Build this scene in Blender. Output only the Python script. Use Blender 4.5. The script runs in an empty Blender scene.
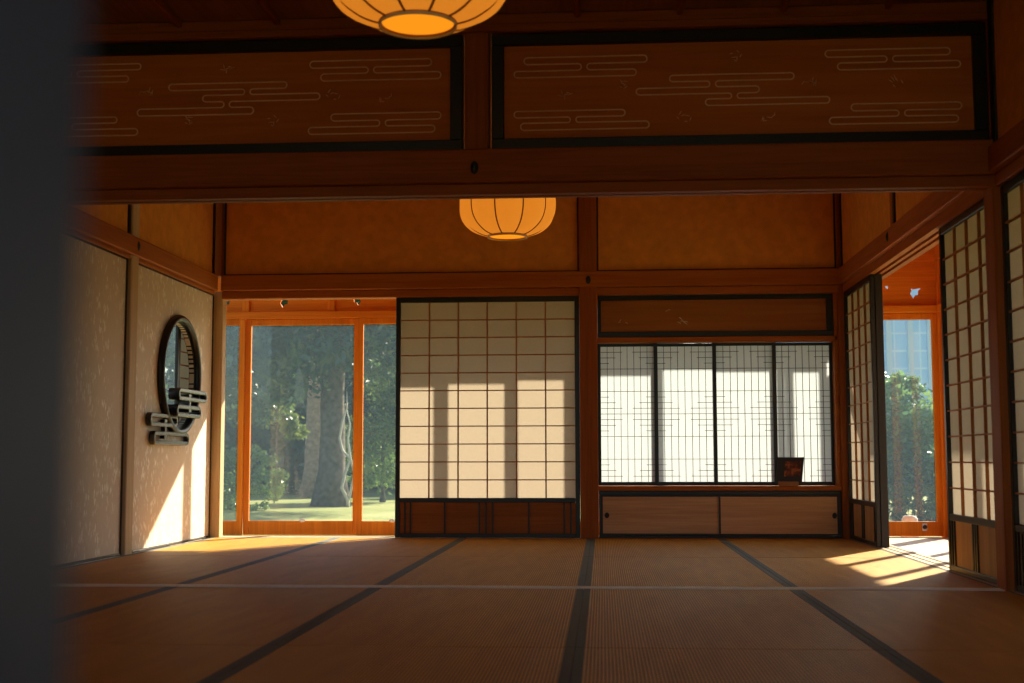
import bpy, math, random
import numpy as np
from mathutils import Vector, Matrix
from mathutils.geometry import tessellate_polygon
PI = math.pi
S = bpy.context.scene
C = S.collection

# ------------------------------------------------------------------ key dimensions (metres)
F_PX = 1305.455
CAM = Vector((0.0932, 0.0, 0.589))
XL, XR = -2.89, 1.885            # faces of the two side walls
YB = 9.83                        # face of the far wall
YT = 6.07                        # centre of the transom wall that divides the two rooms
KZ, NZ0, NZ1 = 1.82, 1.88, 2.0   # underside of lintels, nageshi rail
CEIL = 2.69
YG, XG = 10.85, 2.865            # glazed outer line of the veranda
VZ = -0.045                      # veranda floor
MAT_W, MAT_L = 0.955, 1.853

# ------------------------------------------------------------------ mesh builder
class MB:
    def __init__(self):
        self.v = []; self.f = []; self.smooth = []
    def add(self, verts, faces, smooth=False):
        n = len(self.v)
        self.v += [tuple(p) for p in verts]
        self.f += [tuple(i + n for i in f) for f in faces]
        self.smooth += [smooth] * len(faces)
        return self
    def box(self, x0, x1, y0, y1, z0, z1, ch=0.0):
        """box; with ch > 0 its twelve edges are chamfered"""
        if x0 > x1: x0, x1 = x1, x0
        if y0 > y1: y0, y1 = y1, y0
        if z0 > z1: z0, z1 = z1, z0
        ch = min(ch, (x1-x0)*.4, (y1-y0)*.4, (z1-z0)*.4)
        if ch <= 0:
            v = [(x, y, z) for z in (z0, z1) for y in (y0, y1) for x in (x0, x1)]
            return self.add(v, [(0,2,3,1), (4,5,7,6), (0,1,5,4), (2,6,7,3), (0,4,6,2), (1,3,7,5)])
        lo = (x0, y0, z0); hi = (x1, y1, z1)
        idx = {}; v = []
        for sx in (0, 1):
            for sy in (0, 1):
                for sz in (0, 1):
                    s = (sx, sy, sz)
                    for a in range(3):      # vertex lying in the face normal to axis a
                        p = [0, 0, 0]
                        for b in range(3):
                            e = hi[b] if s[b] else lo[b]
                            p[b] = e if b == a else (e - ch if s[b] else e + ch)
                        idx[(s, a)] = len(v); v.append(tuple(p))
        f = []
        for a in range(3):
            b, c = (a+1) % 3, (a+2) % 3
            for sa in (0, 1):
                q = []
                for (sb, sc) in ((0,0), (1,0), (1,1), (0,1)):
                    s = [0,0,0]; s[a] = sa; s[b] = sb; s[c] = sc
                    q.append(idx[(tuple(s), a)])
                f.append(tuple(q) if sa else tuple(reversed(q)))
        for a in range(3):                  # edge chamfers along axis a
            b, c = (a+1) % 3, (a+2) % 3
            for sb in (0, 1):
                for sc in (0, 1):
                    s0 = [0,0,0]; s0[b] = sb; s0[c] = sc; s1 = list(s0); s1[a] = 1
                    s0, s1 = tuple(s0), tuple(s1)
                    q = (idx[(s0,b)], idx[(s1,b)], idx[(s1,c)], idx[(s0,c)])
                    f.append(q if (sb ^ sc) else tuple(reversed(q)))
        for sx in (0, 1):
            for sy in (0, 1):
                for sz in (0, 1):
                    s = (sx, sy, sz)
                    q = (idx[(s,0)], idx[(s,1)], idx[(s,2)])
                    f.append(q if (sx + sy + sz) % 2 else tuple(reversed(q)))
        return self.add(v, f)
    def tube(self, pts, r, n=8, closed=False, smooth=True):
        pts = [Vector(p) for p in pts]
        m = len(pts)
        rs = r if isinstance(r, (list, tuple)) else [r]*m
        up = None; rings = []
        for i, p in enumerate(pts):
            a = pts[i-1] if (i > 0 or closed) else p
            b = pts[(i+1) % m] if (i < m-1 or closed) else p
            t = (b-a)
            t = t.normalized() if t.length > 1e-9 else Vector((0,0,1))
            if up is None:
                up = Vector((0,0,1)) if abs(t.z) < .9 else Vector((0,1,0))
            s = t.cross(up)
            if s.length < 1e-6: s = t.cross(Vector((1,0,0)))
            s.normalize(); up = s.cross(t).normalized()
            rings.append([p + (s*math.cos(2*PI*k/n) + up*math.sin(2*PI*k/n))*rs[i] for k in range(n)])
        v = [q for rg in rings for q in rg]; f = []
        for i in range(m if closed else m-1):
            j = (i+1) % m
            for k in range(n):
                l = (k+1) % n
                f.append((i*n+k, i*n+l, j*n+l, j*n+k))
        if not closed:
            f.append(tuple(range(n-1, -1, -1))); f.append(tuple((m-1)*n + k for k in range(n)))
        return self.add(v, f, smooth)
    def lathe(self, prof, n=32, centre=(0,0,0), smooth=True):
        cx, cy, cz = centre
        v = []; f = []
        for (r, z) in prof:
            v += [(cx + r*math.cos(2*PI*k/n), cy + r*math.sin(2*PI*k/n), cz + z) for k in range(n)]
        for i in range(len(prof)-1):
            for k in range(n):
                l = (k+1) % n
                f.append((i*n+k, i*n+l, (i+1)*n+l, (i+1)*n+k))
        return self.add(v, f, smooth)
    def plate(self, outer, holes, to3, t):
        """flat plate with holes: 2-D outlines, to3(u, v, d) gives the point at depth d (0..t)"""
        loops = [[Vector((u, w, 0)) for u, w in L] for L in [outer] + list(holes)]
        tri = tessellate_polygon(loops)
        flat = [p for L in loops for p in L]
        n = len(flat)
        v = [to3(p.x, p.y, 0) for p in flat] + [to3(p.x, p.y, t) for p in flat]
        f = [tuple(q) for q in tri] + [tuple(i+n for i in reversed(q)) for q in tri]
        o = 0
        for L in loops:
            m = len(L)
            for i in range(m):
                j = (i+1) % m
                f.append((o+i, o+j, o+j+n, o+i+n))
            o += m
        return self.add(v, f)

def link(name, mb, mat, parent=None, recalc=False):
    """one mesh object; with a parent, the builder's points are in the parent's own space"""
    me = bpy.data.meshes.new(name)
    me.from_pydata(mb.v, [], mb.f)
    me.polygons.foreach_set('use_smooth', mb.smooth)
    if recalc:
        import bmesh
        bm = bmesh.new(); bm.from_mesh(me)
        bmesh.ops.recalc_face_normals(bm, faces=bm.faces); bm.to_mesh(me); bm.free()
    me.materials.append(mat)
    me.update()
    o = bpy.data.objects.new(name, me)
    C.objects.link(o)
    if parent: o.parent = parent
    return o
def tag(o, label, cat, group=None, kind='thing'):
    o['label'] = label; o['category'] = cat; o['kind'] = kind
    if group: o['group'] = group
    return o
def thing(name, label, cat, loc=(0,0,0), rz=0.0, group=None):
    o = bpy.data.objects.new(name, None); C.objects.link(o)
    o.empty_display_size = .1
    o.location = loc; o.rotation_euler = (0,0,rz)
    return tag(o, label, cat, group)
def struct(name, mb, mat, label, cat, recalc=False):
    return tag(link(name, mb, mat, None, recalc), label, cat, None, 'structure')
def dup(root, loc, rz, label, group=None):
    r = root.copy(); C.objects.link(r); r.location = loc; r.rotation_euler = (0,0,rz); r['label'] = label
    if group: r['group'] = group
    for ch in [o for o in bpy.data.objects if o.parent == root]:
        c = ch.copy(); C.objects.link(c); c.parent = r
        for g in [o for o in bpy.data.objects if o.parent == ch]:
            d = g.copy(); C.objects.link(d); d.parent = c
    return r

# ------------------------------------------------------------------ materials
def mat(name):
    m = bpy.data.materials.new(name); m.use_nodes = True
    nt = m.node_tree; nt.nodes.clear()
    out = nt.nodes.new('ShaderNodeOutputMaterial')
    return m, nt, out
def N(nt, typ, **kw):
    n = nt.nodes.new(typ)
    for k, v in kw.items():
        if k in n.inputs: n.inputs[k].default_value = v
        else: setattr(n, k, v)
    return n
def rgba(c): return (c[0], c[1], c[2], 1.0)
def ramp(nt, stops):
    n = nt.nodes.new('ShaderNodeValToRGB')
    while len(n.color_ramp.elements) < len(stops): n.color_ramp.elements.new(.5)
    for e, (p, c) in zip(n.color_ramp.elements, stops):
        e.position = p; e.color = rgba(c)
    return n
def plain(name, col, rough=.5, spec=.5, metal=0.0, var=0.0, scale=8.0):
    m, nt, out = mat(name)
    b = N(nt, 'ShaderNodeBsdfPrincipled'); b.inputs['Roughness'].default_value = rough
    b.inputs['Specular IOR Level'].default_value = spec; b.inputs['Metallic'].default_value = metal
    if var:
        tc = N(nt, 'ShaderNodeTexCoord'); no = N(nt, 'ShaderNodeTexNoise'); no.inputs['Scale'].default_value = scale
        no.inputs['Detail'].default_value = 5
        nt.links.new(tc.outputs['Object'], no.inputs['Vector'])
        r = ramp(nt, [(.3, [c*(1-var) for c in col]), (.7, [min(1, c*(1+var)) for c in col])])
        nt.links.new(no.outputs['Fac'], r.inputs[0]); nt.links.new(r.outputs[0], b.inputs['Base Color'])
    else: b.inputs['Base Color'].default_value = rgba(col)
    nt.links.new(b.outputs[0], out.inputs[0])
    return m
def wood(name, c0, c1, axis, rough=.58, fine=60.0, spec=.15):
    """straight-grained timber; the grain runs along the given axis"""
    m, nt, out = mat(name)
    tc = N(nt, 'ShaderNodeTexCoord'); mp = N(nt, 'ShaderNodeMapping')
    sc = [1.0, 1.0, 1.0]; sc['xyz'.index(axis)] = .045
    mp.inputs['Scale'].default_value = sc
    nt.links.new(tc.outputs['Object'], mp.inputs['Vector'])
    a = N(nt, 'ShaderNodeTexNoise'); a.inputs['Scale'].default_value = fine; a.inputs['Detail'].default_value = 6
    a.inputs['Distortion'].default_value = .6
    g = N(nt, 'ShaderNodeTexNoise'); g.inputs['Scale'].default_value = 9; g.inputs['Detail'].default_value = 3
    nt.links.new(mp.outputs[0], a.inputs['Vector']); nt.links.new(mp.outputs[0], g.inputs['Vector'])
    mx = N(nt, 'ShaderNodeMix'); mx.data_type = 'FLOAT'; mx.inputs[0].default_value = .55
    nt.links.new(a.outputs['Fac'], mx.inputs[2]); nt.links.new(g.outputs['Fac'], mx.inputs[3])
    r = ramp(nt, [(.36, c0), (.64, c1)])
    nt.links.new(mx.outputs[0], r.inputs[0])
    b = N(nt, 'ShaderNodeBsdfPrincipled'); b.inputs['Roughness'].default_value = rough
    b.inputs['Specular IOR Level'].default_value = spec
    nt.links.new(r.outputs[0], b.inputs['Base Color'])
    bp = N(nt, 'ShaderNodeBump'); bp.inputs['Strength'].default_value = .06; bp.inputs['Distance'].default_value = .004
    nt.links.new(mx.outputs[0], bp.inputs['Height']); nt.links.new(bp.outputs[0], b.inputs['Normal'])
    nt.links.new(b.outputs[0], out.inputs[0])
    return m
def paper(name, col, trans=.62):
    m, nt, out = mat(name)
    tc = N(nt, 'ShaderNodeTexCoord'); no = N(nt, 'ShaderNodeTexNoise'); no.inputs['Scale'].default_value = 55
    no.inputs['Detail'].default_value = 6
    nt.links.new(tc.outputs['Object'], no.inputs['Vector'])
    r = ramp(nt, [(.3, [c*.95 for c in col]), (.7, col)])
    nt.links.new(no.outputs['Fac'], r.inputs[0])
    d = N(nt, 'ShaderNodeBsdfDiffuse'); t = N(nt, 'ShaderNodeBsdfTranslucent')
    nt.links.new(r.outputs[0], d.inputs[0]); nt.links.new(r.outputs[0], t.inputs[0])
    mx = N(nt, 'ShaderNodeMixShader'); mx.inputs[0].default_value = trans
    nt.links.new(d.outputs[0], mx.inputs[1]); nt.links.new(t.outputs[0], mx.inputs[2])
    nt.links.new(mx.outputs[0], out.inputs[0])
    return m
def glass(name, haze=.03, tint=(.93,.96,.95)):
    m, nt, out = mat(name)
    tr = N(nt, 'ShaderNodeBsdfTransparent'); tr.inputs[0].default_value = rgba(tint)
    gl = N(nt, 'ShaderNodeBsdfGlossy'); gl.inputs['Roughness'].default_value = .02
    lw = N(nt, 'ShaderNodeLayerWeight'); lw.inputs['Blend'].default_value = .5
    pw = N(nt, 'ShaderNodeMath', operation='POWER'); pw.inputs[1].default_value = 4.5
    nt.links.new(lw.outputs['Facing'], pw.inputs[0])
    fr = N(nt, 'ShaderNodeMath', operation='MULTIPLY_ADD'); fr.inputs[1].default_value = .6; fr.inputs[2].default_value = .02
    nt.links.new(pw.outputs[0], fr.inputs[0])
    mx = N(nt, 'ShaderNodeMixShader')
    nt.links.new(fr.outputs[0], mx.inputs[0]); nt.links.new(tr.outputs[0], mx.inputs[1]); nt.links.new(gl.outputs[0], mx.inputs[2])
    tl = N(nt, 'ShaderNodeBsdfTranslucent'); tl.inputs[0].default_value = (.46,.68,.92,1)     # blue veil: outdoor haze put into the pane colour
    m2 = N(nt, 'ShaderNodeMixShader'); m2.inputs[0].default_value = haze
    nt.links.new(mx.outputs[0], m2.inputs[1]); nt.links.new(tl.outputs[0], m2.inputs[2])
    nt.links.new(m2.outputs[0], out.inputs[0])
    return m
def leaves(name, c0, c1, gloss=.4):
    m, nt, out = mat(name)
    tc = N(nt, 'ShaderNodeTexCoord'); no = N(nt, 'ShaderNodeTexNoise'); no.inputs['Scale'].default_value = 1.7
    no.inputs['Detail'].default_value = 4
    nt.links.new(tc.outputs['Object'], no.inputs['Vector'])
    r = ramp(nt, [(.35, c0), (.68, c1)]); nt.links.new(no.outputs['Fac'], r.inputs[0])
    b = N(nt, 'ShaderNodeBsdfPrincipled'); b.inputs['Roughness'].default_value = .24
    b.inputs['Specular IOR Level'].default_value = gloss*2
    nt.links.new(r.outputs[0], b.inputs['Base Color'])
    t = N(nt, 'ShaderNodeBsdfTranslucent'); nt.links.new(r.outputs[0], t.inputs[0])
    mx = N(nt, 'ShaderNodeMixShader'); mx.inputs[0].default_value = .35
    nt.links.new(b.outputs[0], mx.inputs[1]); nt.links.new(t.outputs[0], mx.inputs[2]); nt.links.new(mx.outputs[0], out.inputs[0])
    return m
def lampshade(name, col, em, strength):
    m, nt, out = mat(name)
    d = N(nt, 'ShaderNodeBsdfDiffuse'); d.inputs[0].default_value = rgba(col)
    t = N(nt, 'ShaderNodeBsdfTranslucent'); t.inputs[0].default_value = rgba(col)
    mx = N(nt, 'ShaderNodeMixShader'); mx.inputs[0].default_value = .5
    nt.links.new(d.outputs[0], mx.inputs[1]); nt.links.new(t.outputs[0], mx.inputs[2])
    e = N(nt, 'ShaderNodeEmission'); e.inputs[0].default_value = rgba(em); e.inputs[1].default_value = strength
    ad = N(nt, 'ShaderNodeAddShader')
    nt.links.new(mx.outputs[0], ad.inputs[0]); nt.links.new(e.outputs[0], ad.inputs[1]); nt.links.new(ad.outputs[0], out.inputs[0])
    return m

def tatami_material():
    """woven rush: ridges that run along the mat, a warp line every few millimetres, faint patches of wear"""
    m, nt, out = mat('tatami_rush')
    tc = N(nt, 'ShaderNodeTexCoord'); sp = N(nt, 'ShaderNodeSeparateXYZ')
    nt.links.new(tc.outputs['Object'], sp.inputs[0])
    def sine(axis, period):
        mu = N(nt, 'ShaderNodeMath', operation='MULTIPLY'); mu.inputs[1].default_value = 2*PI/period
        nt.links.new(sp.outputs[axis], mu.inputs[0])
        si = N(nt, 'ShaderNodeMath', operation='SINE'); nt.links.new(mu.outputs[0], si.inputs[0]); return si
    rx = sine('X', .0106)
    no = N(nt, 'ShaderNodeTexNoise'); no.inputs['Scale'].default_value = 3.5; no.inputs['Detail'].default_value = 5
    mp = N(nt, 'ShaderNodeMapping'); mp.inputs['Scale'].default_value = (4, .6, 1)
    nt.links.new(tc.outputs['Object'], mp.inputs[0]); nt.links.new(mp.outputs[0], no.inputs['Vector'])
    ma = N(nt, 'ShaderNodeMapRange'); ma.inputs['From Min'].default_value = -1; ma.inputs['To Min'].default_value = 0
    nt.links.new(rx.outputs[0], ma.inputs['Value'])
    r1 = ramp(nt, [(0, TAT0), (1, TAT1)]); nt.links.new(ma.outputs[0], r1.inputs[0])
    r2 = ramp(nt, [(.3, (.82,.80,.78)), (.7, (1,1,1))]); nt.links.new(no.outputs['Fac'], r2.inputs[0])
    mx = N(nt, 'ShaderNodeMix'); mx.data_type = 'RGBA'; mx.blend_type = 'MULTIPLY'; mx.inputs[0].default_value = 1
    nt.links.new(r1.outputs[0], mx.inputs[6]); nt.links.new(r2.outputs[0], mx.inputs[7])
    b = N(nt, 'ShaderNodeBsdfPrincipled'); b.inputs['Roughness'].default_value = .5; b.inputs['Specular IOR Level'].default_value = .08
    nt.links.new(mx.outputs[2], b.inputs['Base Color'])
    bp = N(nt, 'ShaderNodeBump'); bp.inputs['Strength'].default_value = .45; bp.inputs['Distance'].default_value = .0022
    nt.links.new(rx.outputs[0], bp.inputs['Height']); nt.links.new(bp.outputs[0], b.inputs['Normal'])
    nt.links.new(b.outputs[0], out.inputs[0])
    return m

def patterned_paper():
    """wall paper printed with scattered small upright silver sprigs"""
    m, nt, out = mat('sprig_paper')
    tc = N(nt, 'ShaderNodeTexCoord')
    mp = N(nt, 'ShaderNodeMapping'); mp.inputs['Scale'].default_value = (1, 15, 11)
    nt.links.new(tc.outputs['Object'], mp.inputs[0])
    vo = N(nt, 'ShaderNodeTexVoronoi'); vo.inputs['Scale'].default_value = 1.0; vo.inputs['Randomness'].default_value = .8
    nt.links.new(mp.outputs[0], vo.inputs['Vector'])
    mp2 = N(nt, 'ShaderNodeMapping'); mp2.inputs['Scale'].default_value = (1, 62, 21)
    nt.links.new(tc.outputs['Object'], mp2.inputs[0])
    vo2 = N(nt, 'ShaderNodeTexVoronoi'); vo2.inputs['Scale'].default_value = 1.0
    nt.links.new(mp2.outputs[0], vo2.inputs['Vector'])
    no = N(nt, 'ShaderNodeTexNoise'); no.inputs['Scale'].default_value = 3.2
    nt.links.new(tc.outputs['Object'], no.inputs['Vector'])
    a = ramp(nt, [(.34, (1,1,1)), (.50, (0,0,0))]); nt.links.new(vo2.outputs['Distance'], a.inputs[0])
    b_ = ramp(nt, [(.34, (0,0,0)), (.52, (1,1,1))]); nt.links.new(no.outputs['Fac'], b_.inputs[0])
    c_ = ramp(nt, [(.38, (1,1,1)), (.62, (0,0,0))]); nt.links.new(vo.outputs['Distance'], c_.inputs[0])
    m1 = N(nt, 'ShaderNodeMath', operation='MULTIPLY'); nt.links.new(a.outputs[0], m1.inputs[0]); nt.links.new(c_.outputs[0], m1.inputs[1])
    m2 = N(nt, 'ShaderNodeMath', operation='MULTIPLY'); nt.links.new(m1.outputs[0], m2.inputs[0]); nt.links.new(b_.outputs[0], m2.inputs[1])
    mx = N(nt, 'ShaderNodeMix'); mx.data_type = 'RGBA'; mx.inputs[6].default_value = rgba(PAPER_L); mx.inputs[7].default_value = rgba(SPRIG)
    nt.links.new(m2.outputs[0], mx.inputs[0])
    b = N(nt, 'ShaderNodeBsdfPrincipled'); b.inputs['Roughness'].default_value = .6; b.inputs['Specular IOR Level'].default_value = .3
    nt.links.new(mx.outputs[2], b.inputs['Base Color']); nt.links.new(b.outputs[0], out.inputs[0])
    return m

TAT0, TAT1 = (.32,.13,.014), (.86,.43,.062)
PAPER_L, SPRIG = (.72,.60,.48), (.98,.94,.86)
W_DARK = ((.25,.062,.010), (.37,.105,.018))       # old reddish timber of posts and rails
W_RED = ((.34,.09,.014), (.46,.15,.026))
W_OR = ((.56,.145,.008), (.76,.235,.018))            # fresh orange timber of the veranda
W_TAN = ((.36,.19,.08), (.52,.30,.135))
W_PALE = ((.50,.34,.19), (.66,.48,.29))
WX, WY, WZ = (wood('timber_'+a, *W_RED, a) for a in 'xyz')
DX, DY, DZ = (wood('dark_timber_'+a, *W_DARK, a) for a in 'xyz')
OX, OY, OZ = (wood('orange_timber_'+a, *W_OR, a) for a in 'xyz')
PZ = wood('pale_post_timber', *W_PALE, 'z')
TX = wood('cabinet_board', (.52,.28,.13), (.72,.43,.22), 'x', rough=.5)
TZ = wood('kick_board_tan', *W_TAN, 'z', rough=.5)
BX = wood('kick_board_red', (.22,.07,.016), (.34,.115,.027), 'x')
RANMA = wood('transom_board', (.46,.125,.02), (.58,.18,.03), 'x', fine=40)
DECKX = wood('deck_pale_x', (.40,.31,.22), (.52,.42,.31), 'x', rough=.5)
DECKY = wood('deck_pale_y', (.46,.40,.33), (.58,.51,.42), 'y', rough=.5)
SILLW = wood('threshold_wood', (.78,.66,.50), (.92,.82,.68), 'x', rough=.5)
SILLY = wood('threshold_wood_y', (.42,.28,.15), (.58,.42,.25), 'y', rough=.5)
LACQ = plain('black_lacquer', (.010,.009,.008), .38, .4)
LACQ2 = plain('black_lacquer_satin', (.012,.012,.014), .26, .8)
LATT = wood('lattice_strip', (.30,.11,.03), (.40,.16,.045), 'z', fine=90)
DARKK = plain('dark_lattice', (.045,.038,.032), .5, .3)
PLAST = plain('ochre_plaster', (.74,.31,.06), .85, .05, var=.10, scale=14)
LINER = plain('black_liner', (.012,.010,.008), .5)
PAP = paper('shoji_paper', (.335,.272,.205), .56)
PAPW = paper('window_paper', (.42,.455,.49), .6)
GLASS = glass('veranda_glass', .014)
HERI = plain('border_cloth_weave', (.11,.125,.125), .7, .3, var=.3, scale=160)
IRON = plain('black_iron', (.012,.011,.010), .45, .5)
INLAY = plain('pale_inlay', (.85,.58,.38), .5, .3)
STEEL = plain('brushed_steel', (.55,.55,.56), .35, .5, metal=.8)
WHITE = plain('white_plastic', (.80,.80,.78), .4, .5)
TATAMI = tatami_material()
SPRIGP = patterned_paper()
SHADE = lampshade('lantern_paper', (.80,.52,.20), (1.0,.36,.03), .30)
SHADE2 = lampshade('lantern_bottom_paper', (.70,.36,.08), (1.0,.36,.012), .58)
RIMM = plain('lantern_rim', (.62,.22,.02), .6)
RIB = plain('lantern_rib', (.36,.10,.012), .6)
BOARDC = wood('ceiling_board', (.26,.10,.03), (.38,.16,.05), 'y')
GREYP = plain('dark_post_daylight_blue', (.09,.18,.32), .42, .5, var=.15, scale=5)  # cool daylight falling on the post is put into this blue
BARK = plain('bark', (.12,.10,.085), .9, .1, var=.45, scale=9)
BARK2 = plain('tan_bark', (.42,.28,.18), .9, .1, var=.3, scale=9)
LEAF_D = leaves('leaf_dark', (.03,.07,.04), (.085,.15,.055))
LEAF_M = leaves('leaf_mid', (.10,.19,.045), (.24,.34,.09))
LEAF_Y = leaves('leaf_yellow_green', (.12,.18,.035), (.30,.34,.07))
LEAF_P = leaves('leaf_pine', (.08,.16,.07), (.23,.35,.11))
OUTW = plain('outer_wall_plaster', (.40,.30,.20), .9, .1)
TILE = plain('roof_tile', (.16,.16,.17), .6, .3)

# ------------------------------------------------------------------ floor, mats
b = MB()
b.box(XL-.3, XR+.05, -2.2, YB+.05, -.16, -.05)
struct('floor', b, wood('floor_base', *W_TAN, 'y'), 'boarded base floor under the straw mats', 'floor')

b = MB()      # veranda boards, each its own strip
y = YB + .05
while y < YG - .04:
    b.box(-3.9, XG, y, min(y+.131, YG+.03), VZ-.03, VZ, .002); y += .135
struct('veranda_floor', b, DECKX, 'pale board floor of the veranda behind the paper screens', 'floor')
b = MB()
x = XR + .155
while x < XG - .04:
    b.box(x, min(x+.131, XG+.03), 1.5, YB+.046, VZ-.03, VZ, .002); x += .135
struct('side_veranda_floor', b, DECKY, 'pale sunlit board floor seen through the open doorway', 'floor')

def mat_proto():
    t = thing('tatami_mat', '', 'tatami mat', (0,0,-.05), 0, 'straw mats laid in rows over the floor')
    w, l = MAT_W/2 - .0012, MAT_L/2 - .002
    b = MB().box(-w, w, -l, l, .0005, .0495, .003); link('rush_surface', b, TATAMI, t)
    for s in (-1, 1):
        b = MB().box(s*(w+.0004), s*(w-.030), -l-.0003, l+.0003, .001, .0508, .0012); link('border_cloth', b, HERI, t)
    return t
cols = [-2*MAT_W - MAT_W/2 + MAT_W*i for i in range(5)]
rowsY = [8.8985, 7.0405, 5.0935, 3.2385]
mat_labels = [
 ['straw mat in the sunny corner below the round window',
  'straw mat before the garden glass, between corner mat and big screen mat',
  'straw mat butting against the foot of the big paper screen',
  'straw mat before the first cabinet door, beside the middle post',
  'straw mat before the far cabinet door, near the open doorway'],
 ['straw mat just beyond the threshold strip, along the patterned wall',
  'straw mat beyond the threshold strip, second out from the patterned wall',
  'straw mat beyond the threshold strip, under the far lantern',
  'straw mat beyond the threshold strip, in line with the first cabinet door',
  'straw mat crossed by barred sunlight at the open doorway'],
 ['straw mat on the near side of the threshold strip, against the patterned wall',
  'straw mat on the near side of the threshold strip, second from the patterned wall',
  'straw mat on the near side of the threshold strip, in the middle column',
  'straw mat on the near side of the threshold strip, second from the pillar',
  'straw mat on the near side of the threshold strip, at the pillar foot'],
 ['straw mat at the bottom edge, behind the dark blurred post',
  'straw mat at the bottom edge, second out from the patterned wall',
  'straw mat at the bottom edge, in the middle column',
  'straw mat at the bottom edge, second from the near room screens',
  'straw mat at the bottom corner beside the near room screens']]
proto = mat_proto(); first = True
for j, yy in enumerate(rowsY):
    for i, xx in enumerate(cols):
        if first: o = proto; first = False
        else: o = dup(proto, (0,0,0), 0, '')
        o.location = (xx, yy, -.05); o['label'] = mat_labels[j][i]
        if j == 1: pass

def sill(name, x0, x1, y0, y1, along, m, label, z0=-.05, z1=.004):
    """floor track with two shallow running grooves"""
    b = MB()
    if along == 'x':
        w = y1-y0
        for a0, a1, h in ((0,.2,z1), (.2,.38,z1-.004), (.38,.62,z1), (.62,.8,z1-.004), (.8,1,z1)):
            b.box(x0, x1, y0+w*a0, y0+w*a1, z0, h)
    else:
        w = x1-x0
        for a0, a1, h in ((0,.2,z1), (.2,.38,z1-.004), (.38,.62,z1), (.62,.8,z1-.004), (.8,1,z1)):
            b.box(x0+w*a0, x0+w*a1, y0, y1, z0, h)
    return struct(name, b, m, label, 'threshold')
sill('threshold_1', XL, XR, YT-.048, YT+.042, 'x', SILLW, 'pale wooden threshold strip across the floor under the carved transoms')
sill('threshold_2', XL+.07, -.08, YB+.002, YB+.11, 'x', SILLW, 'floor track under the big paper screen', z1=.002)
sill('threshold_3', XR+.005, XR+.15, 6.16, YB-.05, 'y', SILLY, 'grooved floor track at the sunlit doorway')
sill('threshold_4', XR+.005, XR+.15, 2.0, 5.99, 'y', SILLY, 'grooved floor track under the near room screens')

# ------------------------------------------------------------------ posts and beams
def post(name, x0, x1, y0, y1, z0, z1, m, label):
    return struct(name, MB().box(x0, x1, y0, y1, z0, z1, .006), m, label, 'post')
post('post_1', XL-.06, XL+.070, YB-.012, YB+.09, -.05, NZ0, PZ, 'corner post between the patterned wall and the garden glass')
post('post_8', XL-.06, XL+.055, YB-.005, YB+.09, NZ1, CEIL, DZ, 'dark upper corner post in the plaster above the garden glass')
post('post_2', -.078, .058, YB-.045, YB+.09, -.05, CEIL, DZ, 'dark timber post between the big paper screen and the lattice window')
post('post_3', 1.845, 1.915, YB-.03, YB+.09, -.05, CEIL, DZ, 'corner post between the lattice window and the doorway screens')
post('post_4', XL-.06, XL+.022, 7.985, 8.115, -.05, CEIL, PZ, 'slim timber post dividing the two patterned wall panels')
post('post_5', XL-.06, XL+.03, 6.0, 6.13, -.05, CEIL, DZ, 'timber post at the end of the carved transoms, behind the blurred post')
post('post_6', XR-.012, XR+.12, 6.0, 6.145, -.05, CEIL, DZ, 'timber corner pillar between the two rooms, next to the screens')
post('post_7', -.545, -.430, YT-.065, YT+.05, NZ1-.02, CEIL, DZ, 'short post between the two carved transoms')

def beam(name, b, m, label): return struct(name, b, m, label, 'beam')
# transom wall beam
b = MB()
b.box(XL, XR, YT-.10, YT+.09, NZ0-.005, NZ1+.034, .006)
b.box(XL, XR, YT-.058, YT-.012, KZ+.005, NZ0-.004, .003); b.box(XL, XR, YT+.012, YT+.05, KZ+.005, NZ0-.004, .003)
b.box(XL, XR, YT-.02, YT+.02, KZ+.02, NZ0-.004)
beam('beam_1', b, DX, 'broad lintel beam crossing the room under the carved transoms')
b = MB(); b.box(XL, XR, YT-.07, YT+.05, 2.605, CEIL, .004); b.box(XL, XR, YT-.085, YT+.06, 2.6, 2.635, .004)
beam('beam_2', b, DX, 'ceiling rail above the carved transoms')
b = MB(); b.box(XL+.06, XR, YB-.055, YB+.06, NZ0, NZ1, .006); b.box(XL+.06, XR, YB-.018, YB+.09, KZ, NZ0-.002, .004)
beam('beam_3', b, WX, 'lintel rail running along the far wall above screen and window')
b = MB(); b.box(XL-.05, XL+.04, 6.13, YB-.05, NZ0, NZ1, .006); b.box(XL-.05, XL+.014, 6.13, YB-.05, KZ+.035, NZ0-.002, .003)
beam('beam_4', b, WY, 'rail along the patterned wall above the round window')
b = MB(); b.box(XR-.035, XR+.1, 6.14, YB-.03, NZ0, NZ1, .006)
for a0, a1, z in ((0,.035,KZ), (.035,.062,KZ+.016), (.062,.085,KZ), (.085,.112,KZ+.016), (.112,.15,KZ)):
    b.box(XR+a0, XR+a1, 6.14, YB-.03, z, NZ0-.002)
beam('beam_5', b, WY, 'grooved lintel over the open doorway and its paper screens')
b = MB(); b.box(XR-.035, XR+.1, -2.0, 6.0, NZ0, NZ1, .006); b.box(XR, XR+.15, -2.0, 6.0, KZ, NZ0-.002, .004)
beam('beam_6', b, DY, 'lintel over the near room screens, beyond the corner pillar')

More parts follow.
